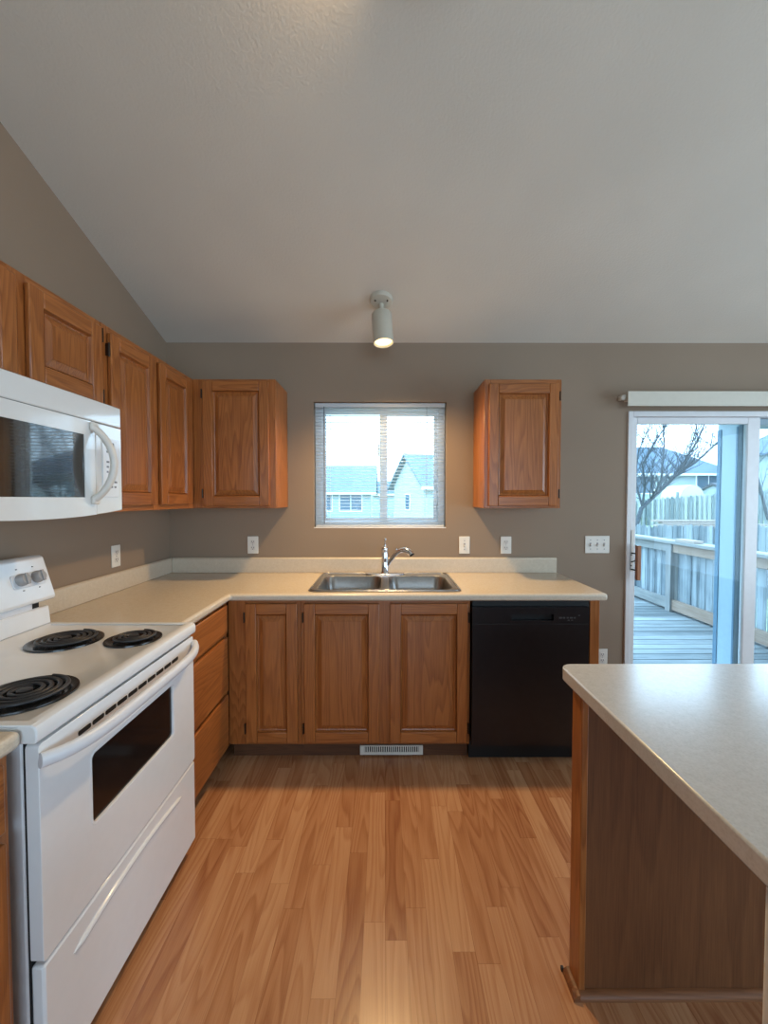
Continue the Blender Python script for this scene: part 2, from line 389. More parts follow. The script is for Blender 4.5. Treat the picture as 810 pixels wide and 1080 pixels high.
# ---- kitchen window
def window():
    w = bpy.data.objects.new('window_1', None); C.objects.link(w); struct(w, 'white vinyl sliding window above the sink')
    y0, y1 = D+.075, D+.145
    b = MB()
    f = .045
    b.box(WX0, WX0+f, y0, y1, WZ0, WZ1); b.box(WX1-f, WX1, y0, y1, WZ0, WZ1)
    b.box(WX0+f, WX1-f, y0, y1, WZ0, WZ0+.04); b.box(WX0+f, WX1-f, y0, y1, WZ1-.04, WZ1)
    b.build('window_frame', M['vinyl'], w, bevel=.003)
    b = MB(); X0, X1, Z0, Z1 = WX0+f+.002, .016, WZ0+.042, WZ1-.042; s = .024
    b.box(X0, X0+s, y0+.012, y0+.035, Z0, Z1); b.box(X1-.05, X1, y0+.012, y0+.035, Z0, Z1)
    b.box(X0+s, X1-.05, y0+.012, y0+.035, Z0, Z0+s); b.box(X0+s, X1-.05, y0+.012, y0+.035, Z1-s, Z1)
    b.build('sliding_sash', M['vinyl'], w, bevel=.002)
    b = MB(); b.box(X0+s, X1-.05, y0+.022, y0+.025, Z0+s, Z1-s); b.build('glass_pane', M['glass'], w)
    b = MB(); X0, X1 = -.036, WX1-f-.002
    b.box(X0, X0+.05, y0+.04, y0+.062, Z0, Z1); b.box(X1-s, X1, y0+.04, y0+.062, Z0, Z1)
    b.box(X0+.05, X1-s, y0+.04, y0+.062, Z0, Z0+s); b.box(X0+.05, X1-s, y0+.04, y0+.062, Z1-s, Z1)
    b.build('fixed_sash', M['vinyl'], w, bevel=.002)
    b = MB(); b.box(X0+.05, X1-s, y0+.05, y0+.053, Z0+s, Z1-s); b.build('glass_pane', M['glass'], w)
    b = MB(); b.box(-.050, -.036, y0-.004, y0+.011, 1.70, 1.78); b.build('sash_latch', M['vinyl'], w, bevel=.003)
    b = MB(); b.box(WX0, WX1, D+.001, y0-.001, WZ0-.0005, WZ0+.006); b.build('window_sill', M['vinyl'], w, bevel=.002)
window()

# ---- sliding patio door
def patio_door():
    d = bpy.data.objects.new('door_1', None); C.objects.link(d); struct(d, 'white sliding glass patio door')
    b = MB(); y0, y1 = D-.012, D+.24
    b.box(DX0, DX0+.034, y0, y1, .02, DZ1); b.box(DX1-.034, DX1, y0, y1, .02, DZ1)
    b.box(DX0+.034, DX1-.034, y0, y1, DZ1-.036, DZ1); b.box(DX0, DX1, y0, y1, 0, .03)
    b.build('door_frame', M['vinyl'], d, bevel=.003)
    Z0, Z1 = .032, DZ1-.038
    def panel(name, x0, x1, ya, yb, s0, s1, mt=M['vinyl']):
        b = MB()
        b.box(x0, x0+s0, ya, yb, Z0, Z1); b.box(x1-s1, x1, ya, yb, Z0, Z1)
        b.box(x0+s0, x1-s1, ya, yb, Z0, Z0+.09); b.box(x0+s0, x1-s1, ya, yb, Z1-.043, Z1)
        p = b.build(name, mt, d, bevel=.003)
        g = MB(); g.box(x0+s0, x1-s1, (ya+yb)/2-.003, (ya+yb)/2+.003, Z0+.09, Z1-.043); g.build('glass_pane', M['glass'], p)
        return p
    p = panel('sliding_panel', DX0+.036, 2.512, D+.008, D+.044, .036, .082)
    fp = panel('fixed_panel', 2.405, DX1-.036, D+.05, D+.23, .085, .06, M['outer_frame'])
    for ya, yb in ((D+.052, D+.066), (D+.195, D+.228)):
        h = MB(); h.box(2.4005, 2.4048, ya, yb, .14, 1.90); h.build('edge_strip', M['strip'], fp)  # thin dark blue strip along each edge of the post side
    # wooden pull handle on two rods, with its lock plate
    h = MB(); h.box(1.640, 1.668, D-.012, D+.006, .62+.30, .62+.58); h.build('lock_plate', M['bisque_dull'], p, bevel=.003)
    hy = D - .055
    h = MB(); h.box(1.657, 1.684, hy-.014, hy+.014, .870, 1.100); h.build('pull_handle', M['handle_wood'], p, bevel=.004)
    for z in (.935, 1.045):
        h = MB(); h.tube([(1.654, D-.010, z), (1.662, hy, z)], .005, 8); h.build('handle_rod', M['black_flat'], p, smooth=40)
    h = MB(); h.tube([(1.652, D-.012, .985), (1.658, D-.024, .990), (1.668, D-.028, .994)], .004, 8); h.build('lock_lever', M['black_flat'], p, smooth=40)
    for z in (.960, 1.033):
        h = MB(); h.lathe([(.004, 0), (.004, .003)], Matrix.Translation((1.650, D-.0125, z)) @ Matrix.Rotation(R(90), 4, 'X'), 10); h.build('screw', M['black_flat'], p)
patio_door()

# ------------------------------------------------------------------ cabinets
HW = .019
def add_door(root, x0, x1, z0, z1, hinge=None, fw=.058, name='door', flat=False):
    w, h = x1-x0, z1-z0; t = HW
    if flat:
        b = MB(); b.box(0, w, -t, -.001, 0, h, 1)
        return b.build(name, OAKM, root, (x0, 0, z0), bevel=.005, seg=2)
    b = MB()
    b.box(0, fw, -t, -.001, 0, h, 0); b.box(w-fw, w, -t, -.001, 0, h, 0)
    b.box(fw, w-fw, -t, -.001, 0, fw, 1); b.box(fw, w-fw, -t, -.001, h-fw, h, 1)
    d = b.build(name, OAKM, root, (x0, 0, z0), bevel=.004, seg=2)
    # raised panel: groove at the frame, sloping up to a flat field
    b = MB(); r = min(.034, (min(w, h)-2*fw)*.22)
    X0, X1, Zb, Zt = fw, w-fw, fw, h-fw
    loops = [(0, -.004), (.002, -.0168), (.006, -.0060), (.011, -.0040), (r, -.0135), (r+.0015, -.0160)]
    rings = []
    for ins, y in loops:
        rings.append([b._v(p) for p in ((X0+ins, y, Zb+ins), (X1-ins, y, Zb+ins), (X1-ins, y, Zt-ins), (X0+ins, y, Zt-ins))])
    for i in range(len(rings)-1):
        for k in range(4): b.bm.faces.new([rings[i][k], rings[i][(k+1) % 4], rings[i+1][(k+1) % 4], rings[i+1][k]])
    b.bm.faces.new(rings[-1])
    for y in (-.002,):
        q = [b._v(p) for p in ((X0, y, Zb), (X1, y, Zb), (X1, y, Zt), (X0, y, Zt))]; b.bm.faces.new(q)
        for k in range(4): b.bm.faces.new([q[k], q[(k+1) % 4], rings[0][(k+1) % 4], rings[0][k]])
    pn = b.build('door_panel', OAKM, d)
    if hinge:
        xh = -.006 if hinge == 'L' else w+.006
        for zz in (h*.10, h*.90):
            g = MB(); g.box(xh-.0035, xh+.0035, -.014, -.0005, zz-.024, zz+.024); g.tube([(xh, -.014, zz-.027), (xh, -.014, zz+.027)], .0042, 8)
            g.build('hinge', M['hinge'], d, smooth=40)
    return d

def cabinet(name, label, loc, rz, w, z0, z1, depth, doors, kick=0, drawers=(), stiles=None, group=None, cat='cabinet', left_end=True, top=True):
    """local frame: x along the front seen from the room, y into the cabinet, z up; origin under the front left corner"""
    root = thing(name, label, cat, loc, rz, group)
    b = MB(); t = .016; y0 = HW
    b.box(0, t, y0, depth, z0, z1, 0); b.box(w-t, w, y0, depth, z0, z1, 0)
    b.box(t, w-t, y0, depth, z0+.006, z0+.006+t, 2); b.box(t, w-t, depth-.006, depth, z0+.022, z1-.016, 0)
    if top: b.box(t, w-t, y0, depth, z1-t, z1, 2)
    b.build('carcass', OAKM, root, bevel=.0015, seg=1)
    # face frame round the openings
    op = sorted([(a, c) for a, c, *_ in doors] + [(a, c) for a, c, *_ in drawers])
    xs = []
    for a, c in op:
        if not xs or a > xs[-1][0] + .05: xs.append((a, c))
    b = MB(); ov = .012
    edges = [0] + [v for a, c in xs for v in (a+ov, c-ov)] + [w]
    for i in range(0, len(edges), 2): b.box(edges[i], edges[i+1], 0, HW, z0, z1, 0)
    allz = [(q[2], q[3]) for q in list(doors)+list(drawers)]
    lo = min(q[0] for q in allz); hi = max(q[1] for q in allz)
    for a, c in xs:
        b.box(a+ov, c-ov, 0, HW, z0, lo+ov, 1); b.box(a+ov, c-ov, 0, HW, hi-ov, z1, 1)
        zz = sorted({(q[2], q[3]) for q in list(doors)+list(drawers) if abs(q[0]-a) < .02})
        for k in range(len(zz)-1): b.box(a+ov, c-ov, 0, HW, zz[k][1]-ov, zz[k+1][0]+ov, 1)
    b.build('face_frame', OAKM, root, bevel=.0015, seg=1)
    for q in doors: add_door(root, *q[:4], hinge=q[4] if len(q) > 4 else None)
    for q in drawers:
        add_door(root, *q[:4], name='drawer', flat=True)
    if kick:
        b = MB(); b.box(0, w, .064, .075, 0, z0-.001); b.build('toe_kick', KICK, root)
    return root
UZ0, UZ1 = 1.352, 2.114
# --- wall cabinets
FU = D - .305
cabinet('wall_cabinet', 'single door oak wall cabinet between the window and the patio door', (.590, FU, 0), 0, .457, UZ0, UZ1, .303,
        [(.024, .438, UZ0+.014, UZ1-.028, 'R')])
cabinet('corner_wall_cabinet', 'single door oak wall cabinet in the corner, just before the window', (-1.137, FU, 0), 0, .489, UZ0, UZ1, .303,
        [(.062, .452, UZ0+.014, UZ1-.014, 'L')])
XU = -1.1379
cabinet('double_wall_cabinet', 'tall two door oak wall cabinet between the microwave and the corner', (XU, 1.702, 0), R(90), D-.002-1.702, UZ0, UZ1, .305,
        [(.036, .372, UZ0+.026, UZ1-.028, 'L'), (.412, .742, UZ0+.026, UZ1-.028)])
cabinet('short_wall_cabinet', 'short two door oak cabinet directly above the microwave', (XU, .938, 0), R(90), .761, 1.772, UZ1, .305,
        [(.014, .360, 1.786, UZ1-.026), (.404, .748, 1.786, UZ1-.026, 'R')])

# --- base cabinets along the back wall
FB = 2.199; BZ0, BZ1 = .100, .874
cabinet('narrow_base_cabinet', 'narrow one door oak base cabinet in the corner beside the drawer stack', (-.828, FB, 0), 0, .383, BZ0, BZ1, D-.004-FB,
        [(.094, .367, .116, .858, 'L')], kick=1)
cabinet('sink_base_cabinet', 'wide two door oak base cabinet under the sink', (-.444, FB, 0), 0, .894, BZ0, BZ1, D-.004-FB,
        [(.018, .414, .116, .858, 'L'), (.469, .880, .116, .858, 'R')], kick=1, top=False)
# --- drawer stack on the left run
XF = -.836
cabinet('drawer_base_cabinet', 'oak base cabinet with three plain drawers beside the white range', (XF, 1.652, 0), R(90), FB-.001-1.652, BZ0, BZ1, .600,
        [], drawers=[(.058, .514, .112, .385), (.058, .514, .405, .690), (.058, .514, .710, .858)], kick=1)
# --- base cabinet in front of the range
cabinet('near_base_cabinet', 'oak base cabinet with a drawer over doors on the near side of the range', (XF+.030, -.32, 0), R(90), 1.200, BZ0, BZ1, .610,
        [(.64, 1.175, .116, .690, 'L'), (.03, .60, .116, .690, 'L')], drawers=[(.64, 1.175, .712, .858), (.03, .60, .712, .858)], kick=1)
# --- end panel beside the dishwasher
t = thing('cabinet_end_panel', 'upright oak end panel between the dishwasher and the bare wall', 'cabinet panel', (0, 0, 0))
b = MB(); b.box(1.085, 1.136, FB, FB+.019, 0, BZ1, 0); b.build('front_stile', OAKM, t, bevel=.002)
b = MB(); b.box(1.112, 1.132, FB+.020, D-.016, 0, BZ1, 0); b.build('side_panel', OAKM, t, bevel=.002)

# ------------------------------------------------------------------ worktops
CZ0, CZ1 = .876, .914
CF = D - .648; CXL = -.804; CXR = 1.160
t = thing('corner_countertop', 'L-shaped beige speckled laminate countertop holding the double sink', 'countertop')
b = MB()
r = .012
out = [(XL+.003, 1.651), (CXL, 1.651), (CXL, CF), (CXR, CF), (CXR, D-.003), (XL+.003, D-.003)]
b.plate(out, [rrect(-.385, .385, 2.235, 2.725, .05)], CZ0, CZ1)
o = b.build('worktop', M['laminate'], t, bevel=.013, seg=3)
b = MB(); b.prism([(D-.003, CZ1+.0005), (D-.022, CZ1+.0005), (D-.022, 1.008), (D-.014, 1.016), (D-.003, 1.016)], 'x', XL+.024, CXR-.012)
b.build('backsplash', M['laminate'], t, bevel=.003)
b = MB(); b.prism([(XL+.003, CZ1+.0005), (XL+.023, CZ1+.0005), (XL+.023, 1.008), (XL+.015, 1.016), (XL+.003, 1.016)], 'y', 1.651, D-.003)
b.build('backsplash', M['laminate'], t, bevel=.003)
t = thing('near_countertop', 'short beige laminate countertop on the near side of the range', 'countertop')
b = MB(); b.box(XL+.003, -.775, -.33, .885, CZ0, CZ1); b.build('worktop', M['laminate'], t, bevel=.013, seg=3)
b = MB(); b.box(XL+.003, XL+.022, -.33, .885, CZ1+.0005, 1.016); b.build('backsplash', M['laminate'], t, bevel=.004)

# ------------------------------------------------------------------ peninsula
t = thing('peninsula_countertop', 'large pale laminate peninsula countertop reaching toward the patio door', 'countertop')
b = MB(); b.prism(rrect(.520, 2.30, -.45, 1.240, .035, 6), 'z', CZ0, CZ1); b.build('worktop', M['laminate_pale'], t, bevel=.004, seg=2)
t = thing('peninsula_support', 'dark oak panel carrying the peninsula countertop', 'peninsula')  # thin upright panel only, with no cabinet behind it
b = MB(); b.box(.566, 2.20, 1.147, 1.203, 0, CZ0-.001); b.build('front_panel', DARK_OAK, t)
b = MB(); b.box(.547, .5655, 1.143, 1.206, 0, CZ0-.001); b.build('corner_stile', OAKM, t, bevel=.003)
b = MB(); n = 6
q = [(1.1465, 0)] + [(1.1465-.019*math.cos(R(90*k/n)), .019*math.sin(R(90*k/n))) for k in range(n+1)]
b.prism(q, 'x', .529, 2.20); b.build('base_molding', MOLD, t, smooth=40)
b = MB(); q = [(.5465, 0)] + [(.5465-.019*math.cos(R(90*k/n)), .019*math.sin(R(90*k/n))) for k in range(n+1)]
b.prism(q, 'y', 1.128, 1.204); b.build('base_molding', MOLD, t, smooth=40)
b = MB(); b.box(.5250, .5320, 1.204, 1.212, 0, .012); b.build('molding_shadow', M['black_flat'], t)  # black block painting in the shadow at the molding's end
b = MB(); b.box(.538, .62, -.40, .578, 0, CZ0-.001); b.build('support_wall', M['plate'], t, bevel=.006); 

# ------------------------------------------------------------------ sink and faucet
def sink():
    t = thing('kitchen_sink', 'stainless steel double bowl sink set into the beige countertop', 'sink')
    X0, X1, Y0, Y1 = -.412, .412, 2.205, 2.757; zt = CZ1 + .006
    bowls = [(-.372, -.022), (.022, .372)]; yb0, yb1 = 2.240, 2.640
    b = MB(); b.plate(rrect(X0, X1, Y0, Y1, .045), [rrect(a, c, yb0, yb1, .06) for a, c in bowls], CZ1+.001, zt)
    b.build('rim', M['steel'], t, bevel=.003, seg=2)
    # raised bead round the rim
    b = MB(); b.tube([(x, y, zt) for x, y in rrect(X0+.012, X1-.012, Y0+.012, Y1-.012, .04)] + [(X1-.012, Y1-.052, zt)], .004, 8, cap=False)
    b.build('rim_bead', M['steel'], t, smooth=50)
    for a, c in bowls:
        b = MB(); rings = []
        for ins, z in ((0, zt-.001), (.003, zt-.006), (.012, zt-.10), (.022, zt-.155), (.045, zt-.172), (.10, zt-.176)):
            rings.append([b._v((x, y, z)) for x, y in rrect(a+ins, c-ins, yb0+ins, yb1-ins, max(.06, .06-ins*.1), 5)])
        for i in range(len(rings)-1):
            m = len(rings[i])
            for k in range(m): b.bm.faces.new([rings[i][k], rings[i][(k+1) % m], rings[i+1][(k+1) % m], rings[i+1][k]])
        b.bm.faces.new(rings[-1])
        o = b.build('bowl', M['steel'], t, smooth=50)
        g = MB(); g.lathe([(.045, 0), (.042, .003), (.030, .001), (.012, .0015)], Matrix.Translation(((a+c)/2, 2.44, zt-.1755)), 24); g.build('drain', M['chrome'], o, smooth=40)
sink()
def faucet():
    fx, fy, fz = 0.0, 2.700, CZ1 + .0065
    t = thing('faucet', 'chrome single lever faucet with pull-out spout behind the sink', 'faucet', (fx, fy, fz))
    b = MB(); b.prism(rrect(-.128, .128, -.030, .030, .030, 6), 'z', 0, .008); b.build('deck_plate', M['chrome'], t, bevel=.003)
    b = MB(); b.lathe([(.031, .0085), (.029, .014), (.024, .022), (.0225, .09), (.0235, .135), (.0205, .150), (.022, .156), (.021, .172), (.014, .183), (.005, .187)], None, 28); b.build('body', M['chrome'], t, smooth=40)
    b = MB(); b.tube([(0, 0, .184), (-.001, -.002, .200), (.002, -.008, .222)], [.007, .0045, .004], 10)
    b.lathe([(.001, -.009), (.007, -.006), (.009, 0), (.007, .006), (.001, .009)], Matrix.Translation((.002, -.009, .226)), 14); b.build('lever', M['chrome'], t, smooth=60)
    P = [(.012, -.004, .055), (.030, -.012, .085), (.060, -.028, .125), (.085, -.040, .150), (.105, -.050, .162), (.128, -.060, .164), (.150, -.070, .155), (.168, -.078, .138)]
    b = MB(); b.tube(P, [.014, .0135, .013, .0135, .016, .019, .020, .0185], 18); b.build('spout', M['chrome'], t, smooth=50)
    b = MB(); b.tube([(.168, -.078, .138), (.172, -.080, .132)], [.0165, .0155], 18); b.build('spray_head', M['black_flat'], t, smooth=50)
    b = MB(); b.tube([(.078, -.037, .160), (.072, -.036, .172)], [.005, .006], 10); b.build('spray_button', M['chrome'], t, smooth=40)
faucet()

# ------------------------------------------------------------------ dishwasher
def dishwasher():
    X0, X1 = .456, 1.066; yf = 2.168
    t = thing('dishwasher', 'black built-in dishwasher beside the sink cabinet', 'dishwasher', (X0, yf, 0)); w = X1-X0
    b = MB(); b.box(.006, w+.012, .03, .60, .104, .868); b.build('tub', M['black_flat'], t)
    b = MB()
    # door with a pocket handle: four slabs round the pocket and its back
    hx0, hx1, hz0, hz1 = .205, .425, .772, .806
    b.box(0, w, 0, .028, .108, hz0); b.box(0, w, 0, .028, hz1, .842); b.box(0, hx0, 0, .028, hz0, hz1); b.box(hx1, w, 0, .028, hz0, hz1)
    bmesh.ops.remove_doubles(b.bm, verts=b.bm.verts[:], dist=1e-5)
    b.build('door', M['black'], t)
    b = MB(); b.box(hx0-.004, hx1+.004, .0285, .0295, hz0-.004, hz1+.004); b.build('handle_pocket', M['black_flat'], t)
    b = MB(); b.box(0, w, -.0025, -.0005, .752, .756); b.build('panel_seam', M['black_flat'], t)
    b = MB()
    for x, ww in ((.452, .016), (.472, .012), (.492, .010), (.508, .016), (.530, .008)):
        b.box(x, x+ww, -.0012, -.0004, .783, .791)
    for x, z in ((.497, .772), (.515, .772), (.552, .797)): b.box(x, x+.010, -.0012, -.0004, z, z+.005)
    b.build('control_marks', M['mark_faint'], t)
    b = MB(); b.box(0, w, .075, .090, .0, .1035); b.build('kick_panel', M['black_flat'], t)
dishwasher()

# ------------------------------------------------------------------ floor vent in the toe kick
t = thing('vent_register', 'small white heating grille in the toe kick under the sink', 'vent', (-.136, FB+.059, 0)); w = .343
b = MB(); b.box(0, w, -.010, -.001, .010, .023); b.box(0, w, -.010, -.001, .056, .062); b.box(0, .022, -.010, -.001, .023, .056); b.box(w-.022, w, -.010, -.001, .023, .056)
b.build('frame', M['plate'], t, bevel=.0015)
b = MB()
for k in range(26): b.box(.024+k*.0116, .024+k*.0116+.0052, -.008, -.002, .0225, .0565)
b.build('louvers', M['plate'], t)
b = MB(); b.box(.02, w-.02, -.0018, -.0006, .02, .058); b.build('backing', M['slot'], t)

# ------------------------------------------------------------------ range
def cooking_range():
    # local: x to the far side, y into the wall, z up
    t = thing('electric_range', 'white freestanding electric range with four black coil burners', 'range', (-.769, .890, 0), R(90)); w = .757
    b = MB(); b.box(.010, w-.004, .0235, .600, .050, .876); b.build('body', M['enamel_dull'], t, bevel=.004)
    b = MB(); b.box(.014, w-.008, .0185, .0232, .055, .874); b.build('door_gap_plate', M['slot'], t)  # black plate painting in the dark gap between door and body
    for x in (.06, w-.06):
        for y in (.08, .55): b = MB(); b.lathe([(.018, 0), (.018, .0495)], Matrix.Translation((x, y, 0)), 12); b.build('foot', M['black_flat'], t)
    
    # cooktop with a raised rim and rounded front lip
    bm = MB()
    cx = [-.002, .024, w-.024, w+.002]; yf, yb = -.020, .560
    pr = [(yf+.004, .878), (yf, .886), (yf, .906), (yf+.004, .915), (yf+.012, .919), (yf+.036, .919), (yf+.044, .914), (yb-.03, .914), (yb-.02, .919), (yb, .919), (yb, .878)]
    bm.prism(pr, 'x', -.002, w+.002)
    bm.build('cooktop', M['enamel'], t, bevel=.003, seg=2)
    for x0, x1 in ((-.002, .020), (w-.020, w+.002)):
        bm = MB(); bm.box(x0, x1, yf+.01, yb, .9142, .9195); bm.build('cooktop_rim', M['enamel'], t, bevel=.003)
    # burners: (x, y, radius)
    X = lambda Y: Y - .890
    Yl = lambda xw: -.769 - xw
    for xw, yw, rad in ((-1.105, 1.440, .107), (-.882, 1.460, .084), (-.904, 1.040, .107), (-1.130, 1.060, .084)):
        cxx, cyy = X(yw), Yl(xw)
        g = MB(); g.lathe([(rad+.006, .9145), (rad+.005, .919), (rad-.002, .920), (rad-.012, .9165), (.03, .9155)], Matrix.Translation((cxx, cyy, 0)), 48)
        bw = g.build('drip_bowl', M['bowl'], t, smooth=40)
        g = MB(); pts = []; turns = 4 if rad > .1 else 3
        ro = rad-.016; ri = .022; N = turns*36
        for k in range(N+1):
            a = 2*PI*turns*k/N; rr = ri+(ro-ri)*k/N; pts.append((cxx+rr*math.cos(a), cyy+rr*math.sin(a), .9265))
        g.tube(pts, .0052, 8, squash=(1.05, .8)); g.lathe([(.017, .922), (.017, .929), (.014, .930)], Matrix.Translation((cxx, cyy, 0)), 20)
        for a in (30, 150, 270):
            p = Vector((cxx, cyy, .9195)); q = p + Vector((math.cos(R(a))*ro, math.sin(R(a))*ro, 0)); g.tube([p, q], .003, 6)
        g.build('coil_burner', M['coil'], t, smooth=60)
    # back riser and tilted console
    bm = MB(); bm.prism([(.545, .9195), (.552, .990), (.572, .990), (.60, .9195)], 'x', .005, w-.005); bm.build('back_riser', M['enamel'], t, bevel=.005)
    bm = MB(); bm.box(.020, w-.045, .560, .600, .985, 1.035); bm.build('console_gap', M['enamel_dull'], t); bm = MB(); bm.box(w-.075, w-.046, .5585, .5595, .992, 1.010); bm.build('console_notch', M['slot'], t)
    pr = [(.543, 1.030), (.541, 1.022), (.548, 1.012), (.600, 1.012), (.636, 1.03), (.640, 1.176), (.634, 1.184), (.600, 1.184), (.588, 1.178)]
    bm = MB(); bm.prism(pr, 'x', .002, w+.018); bm.build('control_console', M['enamel'], t, bevel=.012, seg=3)
    # console face runs from (y .543, z 1.030) to (y .588, z 1.178)
    tilt = math.atan2(.045, .148)
    Mf = Matrix.Translation((0, .5655, 1.104)) @ Matrix.Rotation(-tilt, 4, 'X')
    for c in (.082, .674):
        g = MB(); g.prism(rrect(c-.071, c+.071, -.026, .026, .010, 4), 'y', -.004, .002, 0, Mf); g.build('knob_plate', M['enamel_dull'], t, bevel=.002)
    for x in (.045, .117, .638, .708):
        g = MB(); Mk = Mf @ Matrix.Translation((x, -.004, .004)) @ Matrix.Rotation(R(90), 4, 'X')
        g.lathe([(.023, 0), (.023, .010), (.020, .024), (.018, .026)], Mk, 24); k = g.build('control_knob', M['knob'], t, smooth=40)
        g = MB(); g.box(-.0055, .0055, -.021, .021, .0262, .031, 0, Mk); g.build('knob_grip', M['knob'], k, bevel=.001)
    g = MB(); Mk = Mf @ Matrix.Translation((.380, -.002, .004)) @ Matrix.Rotation(R(90), 4, 'X'); g.lathe([(.030, 0), (.030, .010), (.025, .026)], Mk, 28); g.build('oven_knob', M['knob'], t, smooth=40)
    for x in (.045, .117, .638, .708):
        for dx, dz in ((0, .042), (.004, -.040)):
            g = MB(); g.box(x+dx-.003, x+dx+.003, -.0022, -.0004, dz+.002, dz+.006, 0, Mf); g.build('printed_mark', M['mark'], t)
    # oven door with window cut, slots, bowed handle
    zd0, zd1 = .374, .868
    wx0, wx1, wz0, wz1 = .177, .588, .562, .744
    bm = MB()
    L0 = rrect(.012, w-.006, zd0, zd1, .010, 3); L1 = rrect(wx0, wx1, wz0, wz1, .014, 4)
    bm.plate(L0, [L1], 0, -.030)
    dr = bm.build('oven_door', M['enamel'], t, rot=(R(90), 0, 0), bevel=.004, seg=2)
    dr.location = (0, -.012, 0)
    g = MB(); g.box(wx0-.01, wx1+.01, -.006, -.001, wz0-.01, wz1+.01); g.build('oven_window', M['dark_glass'], t)
    g = MB()
    L2 = rrect(wx0-.006, wx1+.006, wz0-.006, wz1+.006, .018, 4)
    g.tube([(x, -.0115, z) for x, z in L2] + [(L2[0][0], -.0115, L2[0][1])], .0016, 8, cap=False); g.build('window_trim', M['enamel'], t, smooth=60)
    g = MB(); n = 10
    for k in range(n):
        x0 = .130 + k*.0505; g.prism(rrect(x0, x0+.044, .820, .832, .004, 3), 'y', -.0132, -.010)
    g.build('vent_slots', M['slot'], t)
    g = MB(); P = []; rad = []
    for k in range(25):
        u = k/24; x = .008 + (w-.016)*u; s = abs(2*u-1)
        y = -.044*(1-s**6) - .018; z = .826 + .010*s**4
        P.append((x, y, z)); rad.append(.0155)
    g.tube(P, rad, 14, squash=(.85, 1.1)); g.build('door_handle', M['enamel_dull'], t, smooth=50)
    # storage drawer with an embossed arched grip
    g = MB(); g.box(.012, w-.006, -.012, .018, .052, .366); g.build('storage_drawer', M['enamel'], t, bevel=.006, seg=2)
    g = MB(); P = [(.100+.540*k/20, -.0115, .300+.022*(1-(2*k/20-1)**2)) for k in range(21)]
    g.tube(P, [.002]+[.0085]*19+[.002], 10, squash=(1, 1)); g.build('drawer_grip', M['enamel'], t, smooth=60)
cooking_range()

# ------------------------------------------------------------------ microwave
def microwave():
    t = thing('microwave', 'white over-the-range microwave with a curved handle', 'microwave', (-1.060, .938, 0), R(90)); w = .758
    top = 1.768
    b = MB(); b.box(0, w, .036, .380, 1.366, top); b.build('case', M['bisque'], t, bevel=.003)
    def zlow(x): return 1.362 - .020*(1-(2*x/w-1)**2)
    def front(x): return 0.0
    def strip(name, x0, x1, z0, z1, mat_, hole=None, bev=.004, parent=t, th=.034, y_off=0):
        """panel following the bowed front; z0 may be a function of x"""
        b = MB(); n = 14; F = []; K = []
        xs = [x0+(x1-x0)*k/n for k in range(n+1)]
        zf = lambda z, x: z(x) if callable(z) else z
        if hole is None:
            cols = []
            for x in xs: cols.append([b._v((x, y, z)) for y in (front(x)+y_off, th) for z in (zf(z0, x), zf(z1, x))])
            for k in range(n):
                a, c = cols[k], cols[k+1]
                for q in ((a[0], c[0], c[1], a[1]), (a[2], a[3], c[3], c[2]), (a[0], a[2], c[2], c[0]), (a[1], c[1], c[3], a[3])): b.bm.faces.new(q)
            for q in (cols[0], cols[-1]): b.bm.faces.new([q[0], q[1], q[3], q[2]])
        return b.build(name, mat_, parent, bevel=bev)
    zs = 1.688
    vb = strip('vent_band', 0, w, zs+.0015, top, M['bisque'])
    # door: four panels round the dark window, in one mesh
    xd = .606; wx0, wx1, wz0, wz1 = .070, .552, 1.412, 1.634
    def ring():
        b = MB(); n = 12
        def slab(x0, x1, z0, z1):
            cols = []
            for k in range(n+1):
                x = x0+(x1-x0)*k/n; q0 = z0(x) if callable(z0) else z0
                cols.append([b._v((x, y, z)) for y in (front(x), .034) for z in (q0, z1)])
            for k in range(n):
                a, c = cols[k], cols[k+1]
                for q in ((a[0], c[0], c[1], a[1]), (a[2], a[3], c[3], c[2]), (a[0], a[2], c[2], c[0]), (a[1], c[1], c[3], a[3])): b.bm.faces.new(q)
            for q in (cols[0], cols[-1]): b.bm.faces.new([q[0], q[1], q[3], q[2]])
        slab(0, xd, zlow, wz0); slab(0, xd, wz1, zs-.0015); slab(0, wx0, wz0, wz1); slab(wx1, xd, wz0, wz1)
        return b.build('door', M['bisque'], t)
    ring()
    strip('door_window', wx0-.002, wx1+.002, wz0-.002, wz1+.002, M['black_glass'], bev=0, th=.010, y_off=.003)
    strip('control_side', xd+.002, w, zlow, zs-.0015, M['bisque'], bev=.003)
    # control pad with its tiny printed marks
    g = MB(); g.prism(rrect(.640, .732, 1.414, 1.636, .004, 3), 'y', -.0050, .002); pad = g.build('control_pad', M['enamel'], t, bevel=.001)
    g = MB(); y0, y1 = -.0062, -.0048
    g.box(.668, .704, y0, y1, 1.606, 1.622)
    rng = random.Random(3)
    for r_ in range(9):
        for c_ in range(3):
            ww = rng.uniform(.007, .015); xx = .660+c_*.022; zz = 1.590-r_*.019
            if rng.random() < .82: g.box(xx, xx+ww, y0, y1, zz-.008, zz-.001)
    g.build('pad_marks', M['mark'], t)
    g = MB(); P = []
    for k in range(21):
        u = k/20; z = 1.410+.258*u - .004; s = (2*u-1)
        P.append((.590 + .022*(1-s*s), -.006-.058*(1-s*s)**.8, z))
    g.tube(P, [.017]+[.0155]*19+[.017], 14, squash=(1.05, .8)); g.build('handle', M['bisque_dull'], t, smooth=50)
    for z in (1.402, 1.668):
        g = MB(); g.box(.574, .606, -.016, -.0005, z-.015, z+.015); g.build('handle_mount', M['bisque_dull'], t, bevel=.005)
microwave()

